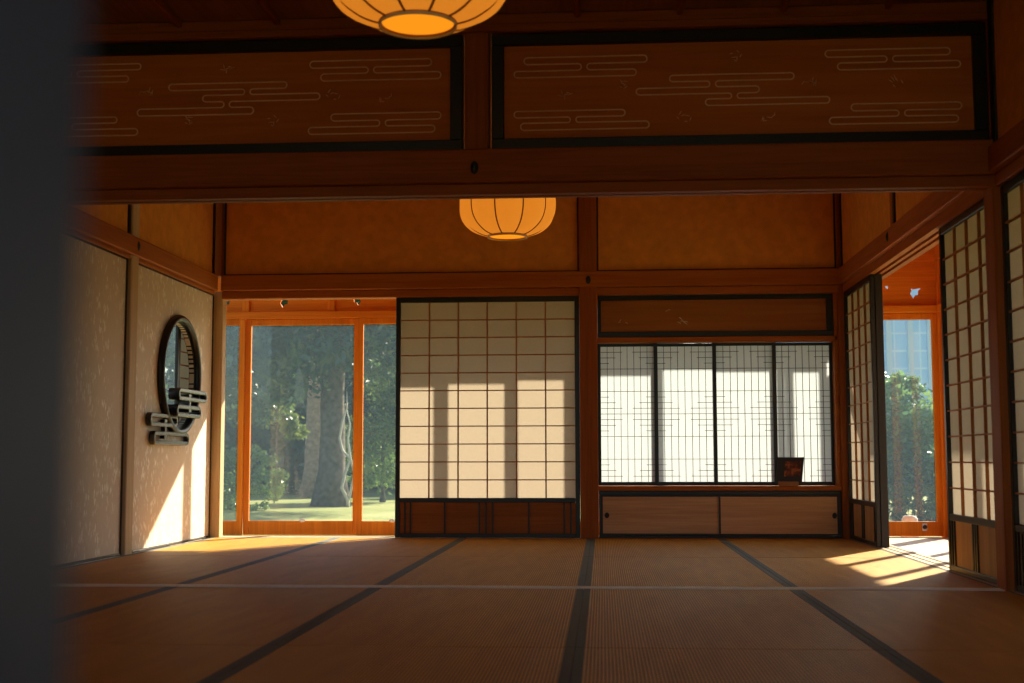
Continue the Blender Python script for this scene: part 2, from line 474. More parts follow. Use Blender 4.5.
# upper plaster
b = MB()
b.box(XL+.07, -.078, YB, YB+.08, NZ1, CEIL); b.box(.058, 1.845, YB, YB+.08, NZ1, CEIL)
struct('wall_back', b, PLAST, 'ochre plaster band above the far wall rail', 'wall')
b = MB(); b.box(XL-.05, XL, 6.13, 7.985, NZ1, CEIL); b.box(XL-.05, XL, 8.115, YB-.05, NZ1, CEIL); b.box(XL-.05, XL, -2.2, 6.0, -.05, CEIL)
struct('wall_left', b, PLAST, 'ochre plaster above the patterned wall panels', 'wall')
b = MB(); b.box(XR, XR+.1, 6.145, 8.035, NZ1, CEIL); b.box(XR, XR+.1, 8.13, YB-.03, NZ1, CEIL); b.box(XR, XR+.1, -2.2, 6.0, NZ1, CEIL); b.box(XR, XR+.1, -2.2, 3.05, -.05, KZ)
struct('wall_right', b, PLAST, 'ochre plaster above the doorway lintel', 'wall')
post('post_9', XR-.008, XR+.1, 8.035, 8.13, NZ1, CEIL, WZ, 'short timber post in the plaster above the doorway lintel')
# thin black liners round the plaster fields
def liner(name, segs, label):
    b = MB()
    for s in segs: b.box(*s)
    return struct(name, b, LINER, label, 'trim')
e = .012
liner('trim_1', [(XL+.072, XL+.072+e, YB-.012, YB, NZ1, CEIL), (-.078-e, -.078, YB-.012, YB, NZ1, CEIL), (XL+.07, -.078, YB-.012, YB, NZ1, NZ1+e)], 'thin black edging of the plaster above the garden glass and big screen')
liner('trim_2', [(.058, .058+e, YB-.012, YB, NZ1, CEIL), (1.833, 1.845, YB-.012, YB, NZ1, CEIL), (.058, 1.845, YB-.012, YB, NZ1, NZ1+e)], 'thin black edging of the plaster above the lattice window')
liner('trim_3', [(XL, XL+.012, YB-.08, YB-.05, NZ1, CEIL), (XL, XL+.012, 7.955, 7.985, NZ1, CEIL)], 'thin black edging of the plaster over the patterned wall')
liner('trim_4', [(XR-.012, XR, YB-.055, YB-.03, NZ1, CEIL), (XR-.012, XR, 7.995, 8.035, NZ1, CEIL), (XR-.012, XR, 5.93, 5.99, NZ1, CEIL)], 'thin black edging of the plaster over the doorway')

# ceilings
b = MB(); b.box(XL-.1, XR+.12, -2.2, YT-.07, CEIL, CEIL+.05); b.box(XL-.1, XR+.12, YT+.05, YB+.1, CEIL, CEIL+.05)
struct('ceiling', b, BOARDC, 'boarded timber ceiling over the two rooms', 'ceiling')
for i in range(10):
    x = -2.40 + .478*i
    post('ceiling_beam_%d' % (i+1), x-.014, x+.014, -2.0, YT-.088, CEIL-.035, CEIL, DY, 'slim ceiling batten running toward the carved transoms')

# nail covers
def nail(loc, axis, label):
    t = thing('nail_cover', label, 'nail cover', loc, 0, 'black oval nail covers on the rails')
    prof = [(.0001, .012), (.009, .011), (.017, .007), (.020, .002), (.021, 0)]
    def orient(b):
        v = []
        for (x, y, z) in b.v:
            p = (x*.82, -z, y*1.35) if axis == 'y' else ((z, x*.82, y*1.35) if axis == 'x+' else (-z, x*.82, y*1.35))
            v.append(p)
        b.v = v; return b
    link('dome', orient(MB().lathe(prof, 20)), IRON, t, True)
    link('rim', orient(MB().tube([(.0205*math.cos(a*PI/12), .0205*math.sin(a*PI/12), .002) for a in range(24)], .0028, 6, True)), IRON, t, True)
nail((-.495, YT-.10, 1.944), 'y', 'black oval nail cover on the broad beam under the carved transoms')
nail((-.008, YB-.055, 1.932), 'y', 'black nail cover on the far rail above the middle post')
nail((XL+.04, 8.05, 1.945), 'x+', 'black nail cover on the rail along the patterned wall')
nail((XR-.035, 8.08, 1.945), 'x-', 'black nail cover on the rail above the open doorway')

# ------------------------------------------------------------------ carved transoms
def stadium_path(bars, necks, g):
    """closed outline of horizontal bars joined by necks: bars (x0, x1, ztop, zbot) from the top down"""
    def arc(cx, cz, r, a0, a1, n=7):
        return [(cx + r*math.cos(a0 + (a1-a0)*k/n), cz + r*math.sin(a0 + (a1-a0)*k/n)) for k in range(n+1)]
    P = []
    for i, (x0, x1, zt, zb) in enumerate(bars):               # down the right-hand side
        r = (zt-zb)/2
        P += arc(x1-r, zb+r, r, PI/2, -PI/2)
        if i < len(necks):
            q = (zb - bars[i+1][2])/2
            P += arc(necks[i]+g+q, zb-q, q, PI/2, 3*PI/2)
    for i in range(len(bars)-1, -1, -1):
        x0, x1, zt, zb = bars[i]; r = (zt-zb)/2
        P += arc(x0+r, zb+r, r, -PI/2, -3*PI/2)
        if i > 0:
            q = (bars[i-1][3]-zt)/2
            P += arc(necks[i-1]-g-q, zt+q, q, -PI/2, PI/2)
    return P
def px_on_y(px, py, Y):
    rx, ry = (px-512)/F_PX, -(py-341.5)/F_PX
    d = RIGHT*rx + UP*ry + FWD
    return CAM + d*((Y-CAM.y)/d.y)
yaw, pit, rol = 6.92358636e-02, 8.97062303e-02, -2.03602798e-03
FWD = Vector((-math.sin(yaw)*math.cos(pit), math.cos(yaw)*math.cos(pit), math.sin(pit)))
_r = Vector((math.cos(yaw), math.sin(yaw), 0)); _u = _r.cross(FWD)
RIGHT = _r*math.cos(rol) + _u*math.sin(rol); UP = _u*math.cos(rol) - _r*math.sin(rol)

def transom(x0, x1, z0, z1, motifs, sprigs, label):
    yf = YT - .065
    t = thing('carved_transom', label, 'transom', (0, yf, 0), 0, 'carved transom boards under the ceiling')
    fw, fz = .058, .052
    b = MB(); b.box(x0, x1, 0, .09, z1-fz, z1, .004); b.box(x0, x1, 0, .09, z0, z0+fz, .004)
    b.box(x0, x0+fw, .001, .089, z0+fz, z1-fz, .003); b.box(x1-fw, x1, .001, .089, z0+fz, z1-fz, .003)
    link('frame', b, LACQ, t)
    link('board', MB().box(x0+fw, x1-fw, .028, .062, z0+fz, z1-fz), RANMA, t)
    yp = .0275
    for (bars, necks, rows) in motifs:
        zz = [px_on_y(sum(bars[0])/2, r, yf+yp).z for r in rows]
        bb = [(px_on_y(a, rows[0], yf+yp).x, px_on_y(c, rows[0], yf+yp).x, zz[2*i], zz[2*i+1]) for i, (a, c) in enumerate(bars)]
        nn = [px_on_y(n, rows[0], yf+yp).x for n in necks]
        P = [(u, yp, w) for u, w in stadium_path(bb, nn, .013)]
        link('cloud_inlay', MB().tube(P, 0.0036, 6, True), INLAY, t)
    rnd = random.Random(5)
    for (sx, sy) in sprigs:
        c = px_on_y(sx, sy, yf+yp); b = MB()
        for k in range(6):
            a = rnd.uniform(0, 2*PI); d = rnd.uniform(.008, .035); l = rnd.uniform(.008, .016); a2 = rnd.uniform(0, PI)
            cx, cz = c.x + d*math.cos(a), c.z + d*.7*math.sin(a)
            b.tube([(cx - l*math.cos(a2), yp, cz - l*math.sin(a2)), (cx, yp-.002, cz), (cx + l*math.cos(a2), yp, cz + l*math.sin(a2))], [.0008, .0024, .0008], 5)
        link('flower_inlay', b, INLAY, t)
    return t
transom(-.418, 1.868, 2.036, 2.59, [
    ([(524,647), (514,636)], [584], [56.5,63.5,70,76.5]),
    ([(514,625), (520.5,649)], [573], [110.5,117,122.5,129.5]),
    ([(669.5,794), (636,759), (705,829)], [712.5, 734], [74,80.5,86.5,93,98.5,105]),
    ([(825,950), (837,960)], [889.5], [49,56,62,69]),
    ([(851,961.5), (829,958)], [901.5], [103,110,116,123])],
    [(565,93), (623,86), (735,56), (684,117), (768,116), (809,83), (897,82)],
    'carved transom board between the short post and the corner pillar')
transom(XL+.035, -.556, 2.036, 2.59, [
    ([(310,431.5), (321,441)], [371], [60,67,73,80]),
    ([(331,441), (308.5,435)], [382.5], [113,120,126,133]),
    ([(169,287), (203,320), (138,254)], [247.5, 227], [83,89.5,95,101.5,107.5,114.5]),
    ([(20,141), (10,129)], [75], [65,71,77,83]),
    ([(20,117), (10,138)], [70], [118,124,130,136.5])],
    [(227,67), (188,122), (272,121), (333,95), (385,97), (146,93)],
    'carved transom board between the blurred post and the short post')

# ------------------------------------------------------------------ shoji
def shoji(label, width, ncol, loc, rz, base_style, group='paper sliding screens', H=1.815, rows=11, z_in=.295):
    """local x along the width (0..width), front face toward -y, z up"""
    t = thing('paper_screen', label, 'paper screen', loc, rz, group)
    st, top, d = .034, .040, .030
    f = MB()
    f.box(0, st, 0, d, 0, H, .003); f.box(width-st, width, 0, d, 0, H, .003)
    f.box(st, width-st, .001, d-.001, H-top, H, .003)
    f.box(st, width-st, .001, d-.001, z_in-.034, z_in, .003); f.box(st, width-st, .001, d-.001, 0, .030, .003)
    link('frame', f, LACQ, t)
    zt = H-top
    g = MB(); kw = .0052
    for i in range(1, ncol):
        x = st + (width-2*st)*i/ncol
        g.box(x-kw, x+kw, .006, .021, z_in, zt)
    for j in range(1, rows):
        z = z_in + (zt-z_in)*j/rows
        g.box(st, width-st, .0065, .0205, z-.0042, z+.0042)
    link('lattice', g, LATT, t)
    p = MB().add([(st, .0215, z_in), (width-st, .0215, z_in), (width-st, .0215, zt), (st, .0215, zt)], [(0,1,2,3)])
    link('paper', p, PAP, t)
    z0, z1 = .030, z_in-.034
    b = MB()
    link('kick_board', b.box(st, width-st, .012, .020, z0, z1), BX if base_style == 'wide' else TZ, t)
    W = width - 2*st
    if base_style == 'wide':
        for u in (.030, .062, .258, .455, .492, .53, .735, .935, .972):
            link('kick_bar', MB().box(st+W*u-.006, st+W*u+.006, .004, .012, z0, z1, .0015), LACQ, t)
    else:
        for u in (.02, .075, .46, .50, .54, .93, .985):
            link('kick_bar', MB().box(st+W*u-.010, st+W*u+.010, .004, .012, z0, z1, .0015), LACQ, t)
    return t
shoji('broad paper screen with six columns of panes, standing beside the garden glass', 1.394, 6, (-1.474, YB-.012, .003), 0, 'wide')
R = -PI/2
far = shoji('narrow paper screen at the far end of the open doorway, facing the room', .955, 4, (XR+.003, 9.790, .003), R, 'narrow')
dup(far, (XR+.018, 7.085, .003), R, 'narrow paper screen between the open doorway and the corner pillar')
dup(far, (XR+.018, 5.985, .003), R, 'narrow paper screen of the near room, cut off beyond the corner pillar')
for k in (1, 2):
    dup(far, (XR+.018 + (.035 if k == 1 else 0), 5.985-.935*k, .003), R, ['', 'narrow paper screen following the cut off one in the near room', 'last narrow paper screen of the near room'][k])

link('closing_stile', MB().box(.955-.036, .955+.004, .031, .082, 0, 1.815, .003), LACQ, far)

# ------------------------------------------------------------------ patterned wall panels, round window, cloud ornaments
def wall_panel(y0, y1, hole, label):
    t = thing('papered_panel', label, 'wall panel', (XL, (y0+y1)/2, 0), 0, 'sprig patterned wall panels')
    yc = (y0+y1)/2
    outer = [(y0-yc, .0), (y1-yc, .0), (y1-yc, 1.855), (y0-yc, 1.855)]
    holes = []
    if hole:
        hy, hz, r = hole
        holes = [[(hy-yc + r*math.cos(2*PI*k/64), hz + r*math.sin(2*PI*k/64)) for k in range(64)]]
    link('paper_face', MB().plate(outer, holes, lambda u, w, d: (-.04+d, u, w), .034), SPRIGP, t, True)
    f = MB(); e = .012
    f.box(-.04, .0, y0-yc-.006, y0-yc+e, 0, 1.855); f.box(-.04, .0, y1-yc-e, y1-yc+.006, 0, 1.855)
    f.box(-.04, .001, y0-yc, y1-yc, 1.843, 1.857); f.box(-.04, .004, y0-yc, y1-yc, -.0, .016)
    link('edging', f, LACQ2, t)
RWY, RWZ, RWR = 9.005, 1.180, .368
wall_panel(8.122, 9.81, (RWY, RWZ, RWR), 'sprig patterned wall panel holding the round window')
wall_panel(6.14, 7.975, None, 'plain sprig patterned wall panel between the slim post and the blurred post')
t = thing('round_window', 'round window with thick black lacquer ring in the patterned wall', 'round window', (XL, RWY, RWZ))
ring = MB(); prof = []
for k in range(20):
    a = 2*PI*k/20
    prof.append((RWR + .032 + .028*math.cos(a)*(1 if math.cos(a) > 0 else .9), .010 + .030*math.sin(a)))
nseg = 72; v = []; f = []
for k in range(nseg):
    a = 2*PI*k/nseg
    v += [(px, r*math.cos(a), r*math.sin(a)) for r, px in prof]
for k in range(nseg):
    l = (k+1) % nseg
    for i in range(20):
        j = (i+1) % 20
        f.append((k*20+i, k*20+j, l*20+j, l*20+i))
ring.add(v, f, True)
link('ring', ring, LACQ, t, True)
# inner lining of the opening and the little paper screen that covers its far half
b = MB(); v = []; f = []
for k in range(nseg):
    a = 2*PI*k/nseg
    for (r, px) in ((RWR, .0), (RWR, -.042), (RWR+.02, -.042), (RWR+.02, -.0)): v.append((px, r*math.cos(a), r*math.sin(a)))
for k in range(nseg):
    l = (k+1) % nseg
    for i in range(4):
        j = (i+1) % 4
        f.append((k*4+i, k*4+j, l*4+j, l*4+i))
b.add(v, f); link('lining', b, LACQ, t, True)
sc = link('inner_screen_frame', MB().box(-.078, -.056, .150, .212, -.44, .44, .003).box(-.078, -.056, .212, .78, .41, .44).box(-.078, -.056, .212, .78, -.44, -.41), LACQ, t)
b = MB()
for k in range(-4, 5): b.box(-.070, -.060, .212, .78, .095*k-.004, .095*k+.004)
link('inner_lattice', b, LATT, sc)
link('inner_paper', MB().add([(-.072,.212,-.41), (-.072,.78,-.41), (-.072,.78,.41), (-.072,.212,.41)], [(0,1,2,3)]), PAP, sc)

def cloud_ornament(y0a, y1a, za0, za1, y0b, y1b, zb0, zb1, yc, dep, label):
    """two open lacquer loops joined by a flat upright; each loop is a deep band with a grey-bevelled face"""
    t = thing('cloud_ornament', label, 'cloud ornament', (XL, yc, za1), 0, 'black cloud shaped ornaments on the patterned wall')
    wd = .017
    for (y0, y1, z0, z1) in ((y0a, y1a, za0, za1), (y0b, y1b, zb0, zb1)):
        r = (z1-z0)/2
        def st(o):
            rr = r+o; L = []
            for k in range(13): a = -PI/2 + PI*k/12; L.append((y1-r-yc + rr*math.cos(a), z0+r-za1 + rr*math.sin(a)))
            for k in range(13): a = PI/2 + PI*k/12; L.append((y0+r-yc + rr*math.cos(a), z0+r-za1 + rr*math.sin(a)))
            return L
        A, B, A2, B2 = st(0), st(-wd*1.7), st(-.006), st(-wd*1.7+.006)
        n = len(A); v = []; f = []
        for L, d in ((A, 0), (A, dep-.006), (A2, dep), (B2, dep), (B, dep-.006), (B, 0)):
            v += [(d, u, w) for u, w in L]
        for q in range(5):
            for k in range(n):
                l = (k+1) % n
                f.append((q*n+k, q*n+l, (q+1)*n+l, (q+1)*n+k))
        link('loop', MB().add(v, f), LACQ2, t, True)
    mid = (max(y0a, y0b)+min(y1a, y1b))/2 - yc
    top, bot = za0+ (za1-za0)*.55 - za1, zb0 + (zb1-zb0)*.45 - za1
    outl = []
    for k in range(9):
        s = k/8; outl.append((mid + .012 + .016*abs(2*s-1)**1.5, top + (bot-top)*s))
    for k in range(9):
        s = 1-k/8; outl.append((mid - .012 - .016*abs(2*s-1)**1.5, top + (bot-top)*s))
    link('upright', MB().plate(outl, [], lambda u, w, d: (d, u, w), dep-.004), LACQ2, t, True)
cloud_ornament(8.797, 9.444, 1.000, 1.085, 8.762, 9.308, .884, .970, 9.1, .078, 'black cloud ornament overlapping the lower rim of the round window')
cloud_ornament(8.357, 8.916, .810, .900, 8.428, 9.170, .688, .780, 8.75, .036, 'black cloud ornament set lower, below the round window')

# ------------------------------------------------------------------ lattice window bay
struct('wall_base', MB().box(.058, 1.85, YB+.001, YB+.14, -.05, .0015), DX, 'timber ground plate under the low cabinet', 'wall')
b = MB()
b.box(.058, 1.845, YB+.0, YB+.13, 1.462, 1.50, .003)           # rail between transom and window
b.box(.058, 1.845, YB-.02, YB+.20, .352, .385, .004)           # sill board
b.box(1.818, 1.845, YB+.0, YB+.13, .385, KZ, .003)
struct('window_1', b, WX, 'timber surround and sill board of the lattice window', 'window frame')
t = thing('panel_transom', 'plain transom board in a black frame above the lattice window', 'transom', (0, YB+.01, 0))
b = MB(); x0, x1, z0, z1 = .060, 1.816, 1.502, 1.816
b.box(x0, x1, 0, .05, z1-.034, z1, .003); b.box(x0, x1, 0, .05, z0, z0+.040, .003)
b.box(x0, x0+.026, 0, .05, z0+.04, z1-.034, .003); b.box(x1-.048, x1, 0, .05, z0+.04, z1-.034, .003)
link('frame', b, LACQ, t)
link('board', MB().box(x0+.026, x1-.048, .018, .035, z0+.04, z1-.034), wood('transom_plain_board', (.30,.105,.026), (.42,.165,.045), 'x', fine=35), t)
rnd = random.Random(8)
for (sx, sz, ln, n) in ((.25, 1.625, .02, 3), (.70, 1.62, .035, 6), (.59, 1.69, .02, 2)):
    b = MB()
    for k in range(n):
        a = rnd.uniform(-.9, .9); ox, oz = rnd.uniform(-.03,.03), rnd.uniform(-.02,.02)
        b.tube([(sx+ox-ln*.5*math.cos(a), .0165, sz+oz-ln*.5*math.sin(a)), (sx+ox, .0155, sz+oz+.003), (sx+ox+ln*.5*math.cos(a), .0165, sz+oz+ln*.5*math.sin(a))], [.001, .0032, .001], 5)
    link('flower_inlay', b, WHITE if n == 6 else INLAY, t)

def lattice_sash(label, x0, x1, y, first):
    """sliding sash: black frame, fine stepped lattice of eight columns, white paper behind"""
    t = thing('lattice_sash', label, 'lattice window sash', (x0, y, .387), 0, 'sliding lattice sashes of the window')
    w = x1-x0; H = 1.072; st, tp, bt = .028, .022, .028
    f = MB(); f.box(0, st, 0, .026, 0, H, .002); f.box(w-st, w, 0, .026, 0, H, .002)
    f.box(st, w-st, .001, .025, H-tp, H, .002); f.box(st, w-st, .001, .025, 0, bt, .002)
    link('frame', f, LACQ, t)
    g = MB(); W = w-2*st; cw = W/8; hz = (H-tp-bt)/24; k = .0019
    for i in range(1, 8): g.box(st+cw*i-k, st+cw*i+k, .009, .018, bt, H-tp)
    for u, n in ((1,3),(2,2),(3,1),(4,8),(8,8),(9,1),(10,2),(11,3),(12,8),(13,3),(14,2),(15,1),(16,8),(20,8),(21,1),(22,2),(23,3)):
        z = H-tp-hz*u
        if n == 8: g.box(st, w-st, .0085, .0175, z-k, z+k)
        else:
            g.box(st, st+cw*n+.012, .0085, .0175, z-k, z+k); g.box(w-st-cw*n-.012, w-st, .0085, .0175, z-k, z+k)
    link('lattice', g, DARKK, t)
    link('paper', MB().add([(st,.019,bt), (w-st,.019,bt), (w-st,.019,H-tp), (st,.019,H-tp)], [(0,1,2,3)]), PAPW, t)
    return t
lattice_sash('white lattice sash next to the middle post', .052, .510, YB+.075, True)
lattice_sash('white lattice sash second from the middle post', .478, .953, YB+.105, False)
lattice_sash('white lattice sash second from the doorway corner', .922, 1.397, YB+.075, False)
lattice_sash('white lattice sash at the doorway corner, behind the small display stand', 1.368, 1.826, YB+.105, False)

# low cabinet below the window
t = thing('low_cabinet', 'low built-in cabinet with two pale wooden sliding doors below the lattice window', 'cabinet', (0, YB, 0))
b = MB()
b.box(.060, 1.843, .002, .05, .318, .350, .003); b.box(.060, 1.843, .002, .05, .002, .020, .003)
b.box(.060, .076, .002, .05, .02, .318, .003); b.box(1.825, 1.843, .002, .05, .02, .318, .003)
b.box(.06, 1.843, .05, .34, .002, .012); b.box(.06, 1.843, .33, .34, .012, .35)
link('frame', b, LACQ, t)
for (x0, x1, y, px, tilt) in ((.074, .980, .026, .118, 0), (.946, 1.827, .008, 1.792, 1)):
    d = link('door', MB().box(x0+.014, x1-.014, y, y+.012, .034, .306), TX, t)
    fr = MB(); fr.box(x0, x1, y-.003, y+.014, .306, .318, .002); fr.box(x0, x1, y-.003, y+.014, .021, .034, .002)
    fr.box(x0, x0+.014, y-.003, y+.014, .034, .306, .002); fr.box(x1-.016, x1, y-.003, y+.014, .034, .306, .002)
    link('door_frame', fr, LACQ, d)
    pr = MB().lathe([(.0001,.0012), (.011,.0012), (.0125,.0035), (.0165,.0035), (.0175,0)], 24)
    pr.v = [(px+q[0], y-q[2], .168+q[1]*1.25) for q in pr.v]
    link('pull', pr, IRON, d, True)

# display stand on the sill
t = thing('display_stand', 'small dark picture board on a wooden rest, leaning on the window sill', 'display stand', (1.462, YB+.012, .3855), math.radians(-8))
b = MB(); b.box(-.075, .072, -.035, .03, 0, .018, .004); b.box(-.075, .072, -.037, -.028, .0, .034, .003)
link('rest', b, wood('stand_wood', (.28,.12,.05), (.40,.19,.08), 'x'), t)
def lean(pts, tilt=.28, sh=.11): return [(x + z*sh, y + z*tilt, z) for x, y, z in pts]
b = MB().box(-.098, .094, -.026, -.016, .016, .212, .003); b.v = lean(b.v); link('board', b, plain('slate_board', (.030,.032,.036), .45), t)
def picture_mat():
    m, nt, out = mat('printed_picture')
    tc = N(nt, 'ShaderNodeTexCoord'); no = N(nt, 'ShaderNodeTexNoise'); no.inputs['Scale'].default_value = 22; no.inputs['Detail'].default_value = 4
    nt.links.new(tc.outputs['Object'], no.inputs['Vector'])
    r = ramp(nt, [(.36, (.02,.02,.022)), (.5, (.16,.035,.015)), (.62, (.50,.16,.04)), (.75, (.10,.03,.03))])
    nt.links.new(no.outputs['Fac'], r.inputs[0])
    b = N(nt, 'ShaderNodeBsdfPrincipled'); b.inputs['Roughness'].default_value = .4
    nt.links.new(r.outputs[0], b.inputs['Base Color']); nt.links.new(b.outputs[0], out.inputs[0]); return m
b = MB().box(-.040, .076, -.0275, -.0262, .070, .182); b.v = lean(b.v); link('picture', b, picture_mat(), t)

# ------------------------------------------------------------------ paper lanterns
def lantern(label, loc):
    t = thing('paper_lantern', label, 'lantern', loc, 0, 'round ribbed paper lanterns')
    n = 10; R0, Hh, p = .302, .198, 2.45
    def rad(z): return R0*(max(0, 1-abs(z/Hh)**p))**(1/p)
    zs = []
    zend = Hh*(1-(.118/R0)**p)**(1/p)
    m = 26
    for i in range(m+1):
        a = -1 + 2*i/m
        zs.append(zend*math.sin(a*PI/2) if True else 0)
    seg = n*8; v = []; f = []
    for z in zs:
        r = rad(z)
        bul = .085*(min(1, max(0, (r-.118)/.10)))
        for k in range(seg):
            th = 2*PI*k/seg
            w = abs(math.sin(n*th/2))
            v.append(((r*(1 - bul + bul*w*1.15))*math.cos(th+.11), (r*(1-bul+bul*w*1.15))*math.sin(th+.11), z*(1 + .0*w)))
    for i in range(m):
        for k in range(seg):
            l = (k+1) % seg
            f.append((i*seg+k, i*seg+l, (i+1)*seg+l, (i+1)*seg+k))
    link('shade', MB().add(v, f, True), SHADE, t)
    for q in range(n):
        th = 2*PI*q/n + .11
        pts = []
        for z in zs:
            r = rad(z); bul = .085*(min(1, max(0, (r-.118)/.10)))
            r = r*(1-bul) + .001
            pts.append((r*math.cos(th), r*math.sin(th), z))
        link('rib', MB().tube(pts, .0046, 6), RIB, t)
    for s in (-1, 1):
        link('rim', MB().tube([(.119*math.cos(2*PI*k/40), .119*math.sin(2*PI*k/40), s*zend) for k in range(40)], .0055, 8, True), RIMM, t)
    link('bottom_paper', MB().lathe([(.0001,-zend-.001), (.05,-zend-.0008), (.115,-zend)], 40), SHADE2, t)
    link('bottom_band', MB().lathe([(.122,-zend+.004), (.124,-zend-.012), (.120,-zend-.0125), (.119,-zend+.004)], 40), plain('lantern_band_%d' % int(loc[1]*10), (.75,.62,.42), .6), t)
    link('cap', MB().lathe([(.119, zend), (.06, zend+.012), (.022, zend+.03), (.018, zend+.055), (.0001, zend+.058)], 28), LACQ, t)
    link('cord', MB().tube([(0,0,zend+.05), (0,0,CEIL-loc[2]-.012)], .005, 8), IRON, t)
    link('ceiling_rose', MB().lathe([(.0001, CEIL-loc[2]-.03), (.03, CEIL-loc[2]-.026), (.045, CEIL-loc[2]-.001)], 24), LACQ, t)
    return t
lantern('round paper lantern hanging in the far room, its top hidden by the broad beam', (-.485, 7.95, 2.15))
lantern('round paper lantern hanging in the near room, cut by the top edge', (-.478, 3.98, 2.148))

# ------------------------------------------------------------------ veranda: header, bird boards, glazed doors
RAISE = .155                  # made-up step in the hidden rail, lifting the sunlit edge on the papers
HZ0, HZ1 = 1.775, 1.835       # rail under the bird boards
def bird(cx, cz, s, flip=1):
    P = [(-.52,.50), (-.22,.34), (.16,.40), (.68,.46), (.36,.20), (.34,-.30), (.0,-.34), (-.24,-.74), (-.40,-.42), (-.58,-.18), (-.40,.14)]
    return [(cx + flip*u*s, cz + w*s) for u, w in (P if flip > 0 else list(reversed(P)))]
bs = MB(); bs.box(-3.95, -.93, YG-.045, YG+.06, HZ0, HZ1, .004); bs.box(2.325, XG+.06, YG-.045, YG+.06, HZ0, HZ1, .004); bs.box(-.93, 2.325, YG-.045, YG+.06, HZ0+RAISE, HZ1+RAISE, .004)
struct('beam_7', bs, OX, 'orange timber header rail over the garden glass', 'beam')
bs = MB(); bs.box(-3.95, XG+.06, YG-.05, YG+.06, 2.20, 2.435, .004)
struct('beam_8', bs, OX, 'upper wall plate of the veranda above the bird cutout boards', 'beam')
bs = MB(); bs.box(XG-.045, XG+.06, 1.5, YG-.046, HZ0, HZ1, .004); bs.box(XG-.05, XG+.06, 1.5, YG-.051, 2.20, 2.435, .004)
bs.box(XG-.008, XG+.008, 1.5, YG-.052, HZ1, 2.20)
struct('beam_9', bs, OY, 'side header rail and wall plate of the sunny veranda', 'beam')
uprights = [-3.88, -2.92, -2.186, -.95, -.46, 0.46, 1.36, 2.335, 2.868]
birds = {1: [(-2.59, 1.922, .07, 1)], 2: [(-1.975, 1.93, .065, -1)], 7: [(2.66, 1.945, .072, 1), (2.43, 1.99, .028, -1)], 0: [(-3.085, 1.918, .045, 1)]}
for i in range(len(uprights)-1):
    x0, x1 = uprights[i]+.03, uprights[i+1]-.03
    hs = [bird(*q) for q in birds.get(i, [])]
    o = zb = HZ1 + (RAISE if i in (3, 4, 5, 6) else 0)
    o = link('bird_board', MB().plate([(x0-.012,zb), (x1+.012,zb), (x1+.012,2.20), (x0-.012,2.20)], hs, lambda u, w, d: (u, YG-.008+d, w), .016), OX, None, True)
    tag(o, ['board above the glass beyond the corner post, with a cut-out bird', 'orange board with a bird-shaped hole above the broad pane of the garden glass',
            'orange board with a bird-shaped hole next to the big paper screen', 'orange board hidden behind the edge of the big paper screen', 'orange board hidden behind the big paper screen',
            'orange board hidden behind the middle post', 'orange board hidden behind the lattice window', 'orange board with a large bird-shaped hole above the doorway glass'][i], 'transom board', 'boards with bird cutouts over the veranda glass')
b = MB()
for x in uprights[1:-1]: b.box(x-.03, x+.03, YG-.03, YG+.04, HZ1 + (RAISE if -1 < x < 2.4 else 0), 2.20, .003)
struct('veranda_trim_1', b, OZ, 'short orange uprights between the bird cutout boards', 'trim')

def glazed_door(label, x0, x1, y, rz=0, extra=0.0, group='glazed sliding doors of the veranda'):
    w = x1-x0
    t = thing('glazed_door', label, 'glazed door', (x0, y, VZ+.004) if rz == 0 else (y, x0, VZ+.004), rz, group)
    H = HZ0 - VZ - .006 + extra; st = .047
    f = MB(); f.box(0, st, 0, .032, 0, H, .003); f.box(w-st, w, 0, .032, 0, H, .003)
    f.box(st, w-st, .001, .031, H-.052, H, .003); f.box(st, w-st, .001, .031, 0, .118, .003)
    link('frame', f, OZ, t)
    link('pane', MB().box(st-.006, w-st+.006, .013, .018, .112, H-.046), GLASS, t)
    return t
doors = [(-3.86, -2.923), (-2.923, -1.948), (-1.957, -.935), (-.515, .06), (-.05, .50), (.42, 1.08), (1.02, 2.045), (1.955, 2.318)]
dl = ['glazed door beyond the corner post, a sliver of it showing', 'broad glazed door framing the big garden tree', 'glazed door partly covered by the big paper screen',
      'glazed door hidden behind the middle of the big paper screen', 'glazed door hidden behind the middle post', 'glazed door hidden behind the lattice window', 'glazed door hidden behind the display stand sash', 'narrow glazed door behind the corner post and stacked screens']
for i, ((x0, x1), l) in enumerate(zip(doors, dl)):
    d = glazed_door(l, x0, x1, YG-.040 + .036*(i % 2), extra=RAISE if i > 2 else 0)
    if i in (1, 2):
        xx = {1: .505, 2: .30}[i]
        c = MB(); c.lathe([(.0001,.006), (.022,.004), (.026,0)], 16); c.v = [(xx+q[0], -.001-q[2]*1.5, .122+q[1]*.55) for q in c.v]
        link('catch', c, WHITE, d, True)
glazed_door('glazed door filling the gap behind the paper screen', -.93, -.50, YG+.030, extra=RAISE)
d = glazed_door('tall glazed door seen through the open doorway, with pines behind', 2.32, 2.83, YG-.004)
b = MB(); b.box(.340, .380, -.012, .001, .045, .105, .003)
lk = link('lock_plate', b, STEEL, d)
b = MB().lathe([(.0001,.016), (.009,.014), (.012,.004), (.018,0)], 20); b.v = [(.360+q[0], -.012-q[2], .075+q[1]) for q in b.v]
link('lock_knob', b, IRON, lk, True)
post('post_10', XG-.038, XG+.045, YG-.05, YG+.055, VZ-.03, 2.35, OZ, 'orange corner post of the veranda beyond the doorway')
post('post_11', -3.95, -3.86, YG-.05, YG+.055, VZ-.03, 2.35, OZ, 'orange end post of the veranda behind the patterned wall')
